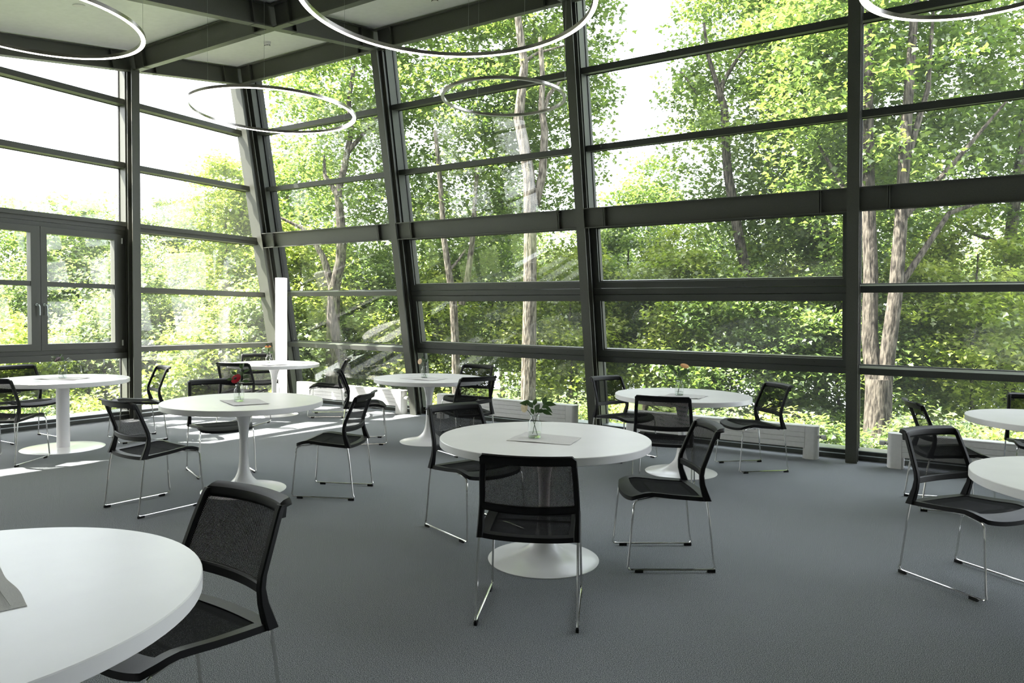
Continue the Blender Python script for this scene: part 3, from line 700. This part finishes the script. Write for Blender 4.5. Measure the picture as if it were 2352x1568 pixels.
detector(-8.031, 6.47, 'white smoke detector on the ceiling panel nearest the far corner')
detector(-5.24, 6.58, 'white smoke detector cut by the top edge above the leaning column')
d = MB().lathe([(0, .004), (.06, .004), (.06, -.006), (.05, -.009), (0, -.009)], 32, cap=False); d = d.build('ceiling_sensor', plastic_w); d.location = (-8.004, 4.02, roof_z(4.02, TC)); d.rotation_euler = (LEAN, 0, 0)
tag(d, 'flat round white sensor disc on the ceiling inside the large left ring', 'sensor')

# ------------------------------------------------------------------ outdoors
def proj(u, D, z): 
    p = _f * D + _r * (D * (u - 1176) / 1626.0); return Vector((p.x, p.y, z))
g = MB(); gx_, gy_ = 24, 24
def gz(x, y):
    o = max(0, y - 8.5); l = max(0, -10 - x); q = max(o, l); return -1.9 - .06 * q + .35 * math.sin(x * .35) * math.sin(y * .4)
xs = np.linspace(-46, 20, gx_ + 1); ys = np.linspace(-20, 46, gy_ + 1)
for i in range(gx_):
    for j in range(gy_):
        a = [(xs[i], ys[j]), (xs[i + 1], ys[j]), (xs[i + 1], ys[j + 1]), (xs[i], ys[j + 1])]
        g.quad(*[(x, y, gz(x, y)) for x, y in a], True)
tag(g.build('ground', ground_m), kind='structure')

def leaves_mesh(name, m, centres, csize, per, lsize, seed, flat=.55, droop=.35):
    """clusters of folded, three-lobed leaves; every leaf two quads"""
    r = np.random.default_rng(seed); n = len(centres) * per
    C = np.repeat(np.asarray(centres, float), per, 0); S = np.repeat(np.asarray(csize, float), per)[:, None]
    d = r.normal(size=(n, 3)); d /= np.linalg.norm(d, axis=1, keepdims=True); d *= r.random((n, 1)) ** .45; d[:, 2] *= flat
    P = C + d * S
    az = r.random(n) * 2 * np.pi; el = r.normal(-droop, .35, n); L = lsize * (.65 + .7 * r.random(n))
    ax = np.stack([np.cos(az) * np.cos(el), np.sin(az) * np.cos(el), np.sin(el)], 1)
    up = np.tile([0., 0., 1.], (n, 1)) + r.normal(0, .35, (n, 3)); sd_ = np.cross(ax, up); sd_ /= np.linalg.norm(sd_, axis=1, keepdims=True); nn = np.cross(sd_, ax)
    def pt(a, b, c): return P + ax * (a * L)[:, None] + sd_ * (b * L)[:, None] + nn * (c * L)[:, None]
    V = np.stack([pt(0 * L, 0 * L, 0 * L), pt(.35 + 0 * L, .56 + 0 * L, .10 + 0 * L), pt(.58 + 0 * L, .22 + 0 * L, .04 + 0 * L), pt(1 + 0 * L, 0 * L, -.10 + 0 * L), pt(.58 + 0 * L, -.22 + 0 * L, .04 + 0 * L), pt(.35 + 0 * L, -.56 + 0 * L, .10 + 0 * L)], 1).reshape(-1, 3)
    base = np.arange(n)[:, None] * 6
    F = np.concatenate([base + np.array([0, 1, 2, 3]), base + np.array([0, 3, 4, 5])], 1).reshape(-1)
    me = bpy.data.meshes.new(name); nf = n * 2
    me.vertices.add(n * 6); me.vertices.foreach_set('co', V.astype(np.float32).ravel())
    me.loops.add(nf * 4); me.loops.foreach_set('vertex_index', F.astype(np.int32))
    me.polygons.add(nf); me.polygons.foreach_set('loop_start', (np.arange(nf) * 4).astype(np.int32))
    tint = np.clip(np.repeat(r.normal(0, .16, len(centres)), per) + r.normal(.48, .2, n), 0, 1)
    me.update(calc_edges=True)
    at = me.attributes.new('tint', 'FLOAT', 'POINT'); at.data.foreach_set('value', np.repeat(tint, 6).astype(np.float32))
    me.materials.append(m); return me
def crown_pts(r, n, rx, rz, hollow=.35, skew=0.0):
    out = []
    while len(out) < n:
        p = r.uniform(-1, 1, 3); q = np.linalg.norm(p)
        if q > 1 or q < hollow * r.random(): continue
        out.append((p[0] * rx * (1 - .25 * max(0, p[2])), p[1] * rx * (1 - .25 * max(0, p[2])), p[2] * rz))
    return np.array(out)
def limb(b, p0, p1, r0, r1, seed, n=6, wob=.12):
    rnd = random.Random(seed); p0, p1 = Vector(p0), Vector(p1); L_ = (p1 - p0).length; pts = []; rr = []
    for i in range(n + 1):
        s = i / n; w = wob * L_ * .25 * math.sin(math.pi * s); pts.append(p0.lerp(p1, s) + Vector((rnd.uniform(-w, w), rnd.uniform(-w, w), 0))); rr.append(r0 + (r1 - r0) * s)
    b.tube(pts, rr, 9); return pts
CROWNS = {}
def crown_mesh(kind, m, rx, rz, ncl, per, lsize, csz, seed):
    key = (kind, m.name, rx, rz, ncl, per, seed)
    if key not in CROWNS:
        r = np.random.default_rng(seed); c = crown_pts(r, ncl, rx, rz)
        CROWNS[key] = leaves_mesh('foliage', m, c, csz * (.6 + .8 * r.random(ncl)), per, lsize, seed + 100)
    return CROWNS[key]
def pixpt(u, v, D):
    d = _X2 * ((u - 1176) / 1626.0) - _U2 * ((v - 784) / 1626.0) + _F
    return Vector((0, 0, HC)) + d * (D / d.dot(_f))
def tree(name, u, D, zc, rx, rz, m, label, cat, group, trunk_r=.15, ncl=260, per=80, lsize=.12, csz=.55, seed=0, stems=None, rot=None, branches=7, back=0.0, pos=None, bk=None):
    bk = bk or bark_m
    base = Vector((*pos, 0)) if pos else proj(u, D, 0)
    z0 = gz(base.x, base.y) - .1; base.z = z0
    t = empty(name, base); tag(t, label, cat, group); rnd = random.Random(seed)
    if stems:
        for i, (pts, w0, w1) in enumerate(stems):
            P = [pixpt(a, c, D) - base for a, c in pts]
            if i == 0: P = [Vector((P[0].x, P[0].y, 0))] + P
            n = len(P); dep = rnd.uniform(-.3, .5) if i else 0
            for k in range(n): P[k] = P[k] + _f * (dep * k / n)
            k_ = D / 1626.0 / 2
            b = MB(); b.tube(P, [(w0 + (w1 - w0) * k / (n - 1)) * k_ for k in range(n)], 10); b.build('trunk' if i == 0 else 'branch', bk, t)
    else:
        b = MB(); pts = limb(b, (0, 0, 0), (0, 0, zc - z0 + rz * .55), trunk_r, trunk_r * .35, seed, 9, .05); b.build('trunk', bark_m, t)
        for k in range(branches):
            p = pts[3 + k % 6]; a = rnd.uniform(0, 6.28); ln = rx * rnd.uniform(.55, .9)
            br = MB(); limb(br, p, p + Vector((math.cos(a) * ln, math.sin(a) * ln, ln * rnd.uniform(.25, .8))), trunk_r * .38, trunk_r * .1, seed * 31 + k, 5, .2); br.build('branch', bark_m, t)
    fo = linkmesh('foliage', crown_mesh(name, m, rx, rz, ncl, per, lsize, csz, seed if rot is None else 900 + seed % 3), t); fo['kind'] = 'stuff'
    off = _f * back; fo.location = (off.x, off.y, zc - z0)
    if rot is not None: fo.rotation_euler = (0, 0, rot)
    return t
GA, GB, GC_ = 'maple trees close to the facade', 'bushes under the trees', 'trees at the back of the garden'
NC, NP, LS = 300, 95, .098
ST1 = [([(764, 860), (765, 740), (768, 655)], 34, 28), ([(768, 660), (782, 600), (785, 540), (779, 480), (776, 440), (791, 380), (806, 300), (800, 230), (812, 150)], 26, 8), ([(766, 668), (742, 592), (722, 558), (690, 522), (640, 498)], 18, 6), ([(777, 450), (742, 400), (736, 350)], 14, 5), ([(797, 350), (840, 300), (868, 262)], 12, 4)]
ST2 = [([(1049, 900), (1046, 790), (1041, 690), (1030, 620), (1020, 550), (1012, 430), (1000, 300)], 24, 10), ([(1060, 700), (1075, 630), (1084, 560), (1090, 470), (1096, 380)], 17, 9), ([(1028, 625), (1050, 600), (1068, 572)], 8, 4)]
ST3 = [([(1213, 920), (1215, 800), (1217, 690), (1218, 520), (1215, 400), (1203, 330), (1191, 272), (1199, 200), (1204, 150), (1192, 60), (1180, -60)], 38, 15), ([(1229, 470), (1246, 400), (1251, 300), (1243, 250), (1246, 180), (1240, 90)], 22, 10), ([(1244, 268), (1262, 214), (1294, 172)], 13, 6), ([(1205, 140), (1235, 118), (1300, 96)], 9, 4)]
ST4 = [([(1748, 930), (1745, 800), (1735, 720), (1700, 560), (1672, 400), (1667, 330), (1664, 250), (1650, 205)], 30, 15), ([(1652, 208), (1640, 180), (1622, 128), (1612, 60)], 13, 6), ([(1655, 212), (1662, 188), (1690, 142), (1722, 98)], 14, 6), ([(1600, 215), (1570, 165), (1565, 160)], 5, 3), ([(1752, 930), (1775, 840), (1772, 745)], 20, 14)]
tree('maple_tree', 765, 15.2, 7.0, 2.1, 4.6, leaf_green, 'tall maple behind the far bay, its trunk forking below the mid beam', 'tree', GA, .20, NC, NP, LS, .6, 11, ST1, back=1.6, bk=bark_shade)
tree('maple_tree', 1049, 14.6, 6.9, 2.1, 5.0, leaf_green, 'slim maple with a thin pale trunk at the left of the second bay', 'tree', GA, .14, NC, NP, LS, .6, 12, ST2, back=1.9)
tree('maple_tree', 1213, 13.2, 7.8, 2.0, 4.8, leaf_green, 'big maple with the thickest pale trunk, in the middle of the second bay', 'tree', GA, .21, NC, NP, LS, .6, 13, ST3, back=2.2)
tree('maple_tree', 1748, 15.0, 6.9, 1.9, 5.0, leaf_green, 'tall maple filling the vent window bay, right of the bright sky gap', 'tree', GA, .16, NC, NP, LS, .6, 14, ST4, back=1.0, bk=bark_shade)
tree('maple_tree', 1880, 15.5, 7.0, 1.8, 5.0, leaf_green, 'dense maple just behind the upright column', 'tree', GA, .15, 300, NP, LS, .6, 15)
tree('maple_tree', 2330, 13.8, 7.0, 2.1, 4.6, leaf_green, 'leafy maple reaching the top right corner of the picture', 'tree', GA, .15, 320, NP, LS, .6, 16)
# twin stemmed tree in the right bay
base = proj(2022, 11.6, 0); base.z = gz(base.x, base.y) - .1
tw = empty('twin_stem_maple', base); tag(tw, 'thick twin-stemmed maple right outside the right-hand bay', 'tree', GA); zb = -base.z
b = MB(); b.tube([(0, 0, 0), (0, 0, zb - .2), (0, 0, zb + .5)], [.27, .21, .20], 12); b.build('trunk', bark_shade, tw)
b = MB(); b.tube([(-.05, 0, zb + .35), (-.16, .02, zb + 1.2), (-.17, .02, zb + 2.2), (-.24, .05, zb + 3.4), (-.3, 0, zb + 5.2), (-.35, 0, zb + 8)], [.15, .125, .115, .105, .085, .05], 10); b.build('stem', bark_shade, tw)
b = MB(); b.tube([(.06, 0, zb + .3), (.12, 0, zb + 1.0), (.2, 0, zb + 1.9), (.24, .02, zb + 3.0), (.27, 0, zb + 4.4), (.36, 0, zb + 7)], [.14, .12, .11, .10, .085, .05], 10); b.build('stem', bark_shade, tw)
for k, q in enumerate((((.24, .02, zb + 2.0), (.9, .4, zb + 3.2), (1.9, .8, zb + 3.6)), ((.26, 0, zb + 3.1), (.9, .2, zb + 3.9), (1.7, .4, zb + 5.0)), ((-.2, .03, zb + 2.9), (-.7, .4, zb + 3.8), (-1.3, .6, zb + 4.9)), ((.27, 0, zb + 3.9), (.55, .3, zb + 5.2), (.6, .3, zb + 6.8)))):
    b = MB(); b.tube(q, [.06, .04, .015], 7); b.build('branch', bark_shade, tw)
fo = linkmesh('foliage', crown_mesh('twin', leaf_green, 2.0, 3.6, 260, 110, .098, .55, 17), tw, (-.3, 1.4, zb + 6.2)); fo['kind'] = 'stuff'
# tree beside the left wall, outside the frame; it shades the casement bay
tree('maple_tree', 0, 0, 6.9, 1.6, 1.9, leaf_green, 'round crowned maple beside the left glass wall, out of the picture', 'tree', None, .16, 260, 80, .13, .5, 18, pos=(-13.7, .9))
for k, (px, py, lab) in enumerate(((-16.5, .5, 'unseen tree added beyond the left wall, level with the pole table'), (-17.5, -3.0, 'unseen tree added beyond the left wall, level with the camera'), (-15.5, -6.0, 'unseen tree added beyond the left wall, behind the camera'))):  # unseen trees, added to darken the sky mirrored in the facade glass
    tree('garden_tree', 0, 0, 2.4, 2.0, 4.0, leaf_pale, lab, 'tree', 'lower trees beyond the left wall', .1, 190, 85, .095, .55, 118, rot=k * 2.0, pos=(px, py))
MID = [(690, 16.5, 1.6, 1, 'yellow-green bush beside the sunlit radiator bay'), (870, 17.0, 1.2, 0, 'green bush at the foot of the forked maple'), (985, 16.6, .8, 1, 'yellow-green bush at the left end of the second bay'), (1130, 18.5, 1.8, 0, 'dark green bush between two maple trunks of the second bay'),
       (1310, 16.0, 1.2, 1, 'yellow-green bush left of the bay-dividing column, under the big maple'), (1440, 17.0, 2.0, 0, 'tall green bush under the bright sky gap'), (1560, 15.5, 1.4, 1, 'yellow-green bush behind the orange flower'), (1680, 14.2, .6, 0, 'green bush behind the orange flower table'),
       (1800, 16.5, 2.0, 1, 'light bush behind the vent windows near their right end'), (1930, 14.0, 1.0, 0, 'green bush at the foot of the upright column'), (2110, 14.6, 1.0, 1, 'yellow-green bush beside the twin-stemmed maple'), (2240, 13.0, 1.6, 1, 'brightest yellow bush in the right-hand bay'), (2400, 14.0, 1.2, 0, 'green bush at the far right picture edge')]
LM = (leaf_green, leaf_yellow, leaf_pale)
for k, (u, D, zc, m, lab) in enumerate(MID):
    tree('understorey_bush', u, D, zc, 1.55, 2.0, LM[m], lab, 'bush', GB, .05, 170, 110, .085, .5, 40 + k % 3, rot=k * 1.1, branches=3)
LOW = [(700, 13.2, 'low shrub behind the sunlit radiator, nearest the lamp'), (850, 12.6, 'low shrub at the valve end of the sunlit radiator'), (980, 12.2, 'low shrub left of the thickest pale trunk, by the leaning column'), (1110, 12.6, 'low shrub just left of the thickest pale trunk'), (1300, 12.0, 'low shrub right of the thickest pale trunk'),
       (1400, 11.6, 'low shrub behind the left chair of the orange flower table'), (1520, 11.2, 'low shrub straight behind the orange flower'), (1660, 11.0, 'low shrub behind the side-view chair at the orange flower table'), (1800, 10.6, 'low shrub at the radiator end left of the upright column'), (1910, 10.4, 'low shrub touching the upright column on its left'), (2130, 10.2, 'low shrub right of the twin-stemmed maple foot'), (2290, 10.0, 'low shrub behind the far right-hand table'), (2430, 10.4, 'low shrub right of the picture edge, outside the last bay')]
for k, (u, D, lab) in enumerate(LOW):
    tree('ground_shrub', u, D, -.85, 1.0, .9, LM[(0, 2, 1)[k % 3]], lab, 'shrub', 'low shrubs under the facade', .03, 80, 95, .075, .4, 70 + k % 3, rot=k * 1.3, branches=0)
LEFT = [(-40, 21, 2.6, 2.0, 2.5, 0, 'small tree at the left picture edge seen above the casement'), (230, 23, 2.6, 1.5, 2.5, 0, 'small round tree top behind the upright left column'),
        (405, 22, 2.3, 1.6, 2.7, 2, 'pale green tree right of the upright left column'), (520, 17, 2.7, 1.25, 2.6, 1, 'yellow-green tree with the highest top in the left-hand bay'),
        (110, 19, .6, 1.9, 2.4, 2, 'pale bush filling the casement window'), (-90, 15, -.2, 1.6, 2.2, 1, 'yellow-green bush low in the left sash of the casement'), (40, 14, -.6, 1.4, 1.8, 1, 'yellow maple shrub in front of the casement, low down'),
        (240, 15.5, -.2, 1.4, 2.0, 2, 'light bush low in the right sash of the casement'), (370, 16, .2, 1.5, 2.3, 2, 'pale bush low beside the upright left column'), (480, 14.5, -.4, 1.35, 2.0, 1, 'yellow bush low in the middle of the left-hand bay'), (590, 15, .0, 1.4, 2.2, 2, 'pale bush at the far corner, behind the lamp'),
        (300, 19, .8, 1.8, 2.4, 2, 'pale tree behind the upright left column'), (560, 20, 1.2, 1.8, 2.6, 2, 'pale tree behind the far corner column')]
for k, (u, D, zc, rx, rz, m, lab) in enumerate(LEFT):
    tree('garden_tree', u, D, zc, rx, rz, LM[m], lab, 'tree', 'lower trees beyond the left wall', .07, 190, 85, .095, .5, 110 + k, branches=5)
LOWL = ['outermost low shrub left of the picture, beyond the pole table', 'low shrub left of the picture edge, beyond the pole table', 'low shrub under the left sash of the casement', 'low shrub under the seam of the casement', 'low shrub under the right sash of the casement', 'low shrub just right of the upright left column', 'low shrub low in the middle of the left-hand bay', 'low shrub outside the far corner']
for k, lab in enumerate(LOWL):
    u = -260 + 120 * k; D = 12.6 + .5 * math.sin(k * 2.1)
    tree('ground_shrub', u, D, -1.2, 1.1, 1.1, LM[(2, 1, 0)[k % 3]], lab, 'shrub', 'low shrubs beyond the left wall', .03, 80, 95, .075, .4, 70 + k % 3, rot=k * 1.9, branches=0)
# background treeline
BGL = ['distant tree left of the picture, beyond the casement', 'distant tree at the left picture edge, beyond the casement', 'distant tree behind the casement seam', 'distant tree behind the upright left column', 'distant tree in the middle of the left-hand bay', 'distant tree behind the far corner column', 'distant tree behind the forked maple', 'distant tree behind the first leaning column', 'distant tree behind the slim pale trunk', 'distant tree behind the thickest pale trunk',
       'distant tree behind the second leaning column', 'distant tree at the foot of the bright sky gap', 'distant tree right of the sky gap', 'distant tree behind the vent windows', 'distant tree behind the upright column', 'distant tree behind the twin-stemmed maple', 'distant tree behind the brightest yellow bush', 'distant tree at the right picture edge']
for k, lab in enumerate(BGL):
    u = -330 + 165 * k; D = 25 + 4.5 * math.sin(k * 1.7); top = 4.4 + 1.3 * math.sin(k * 2.3 + 1) + (1.2 if u > 560 else -.9)
    tree('background_tree', u, D, top - 3.2, 2.2, 3.3, LM[(0, 2, 0)[k % 3]], lab, 'tree', GC_, .12, 220, 80, .13, .7, 200 + k % 3, rot=k * .9, branches=2)
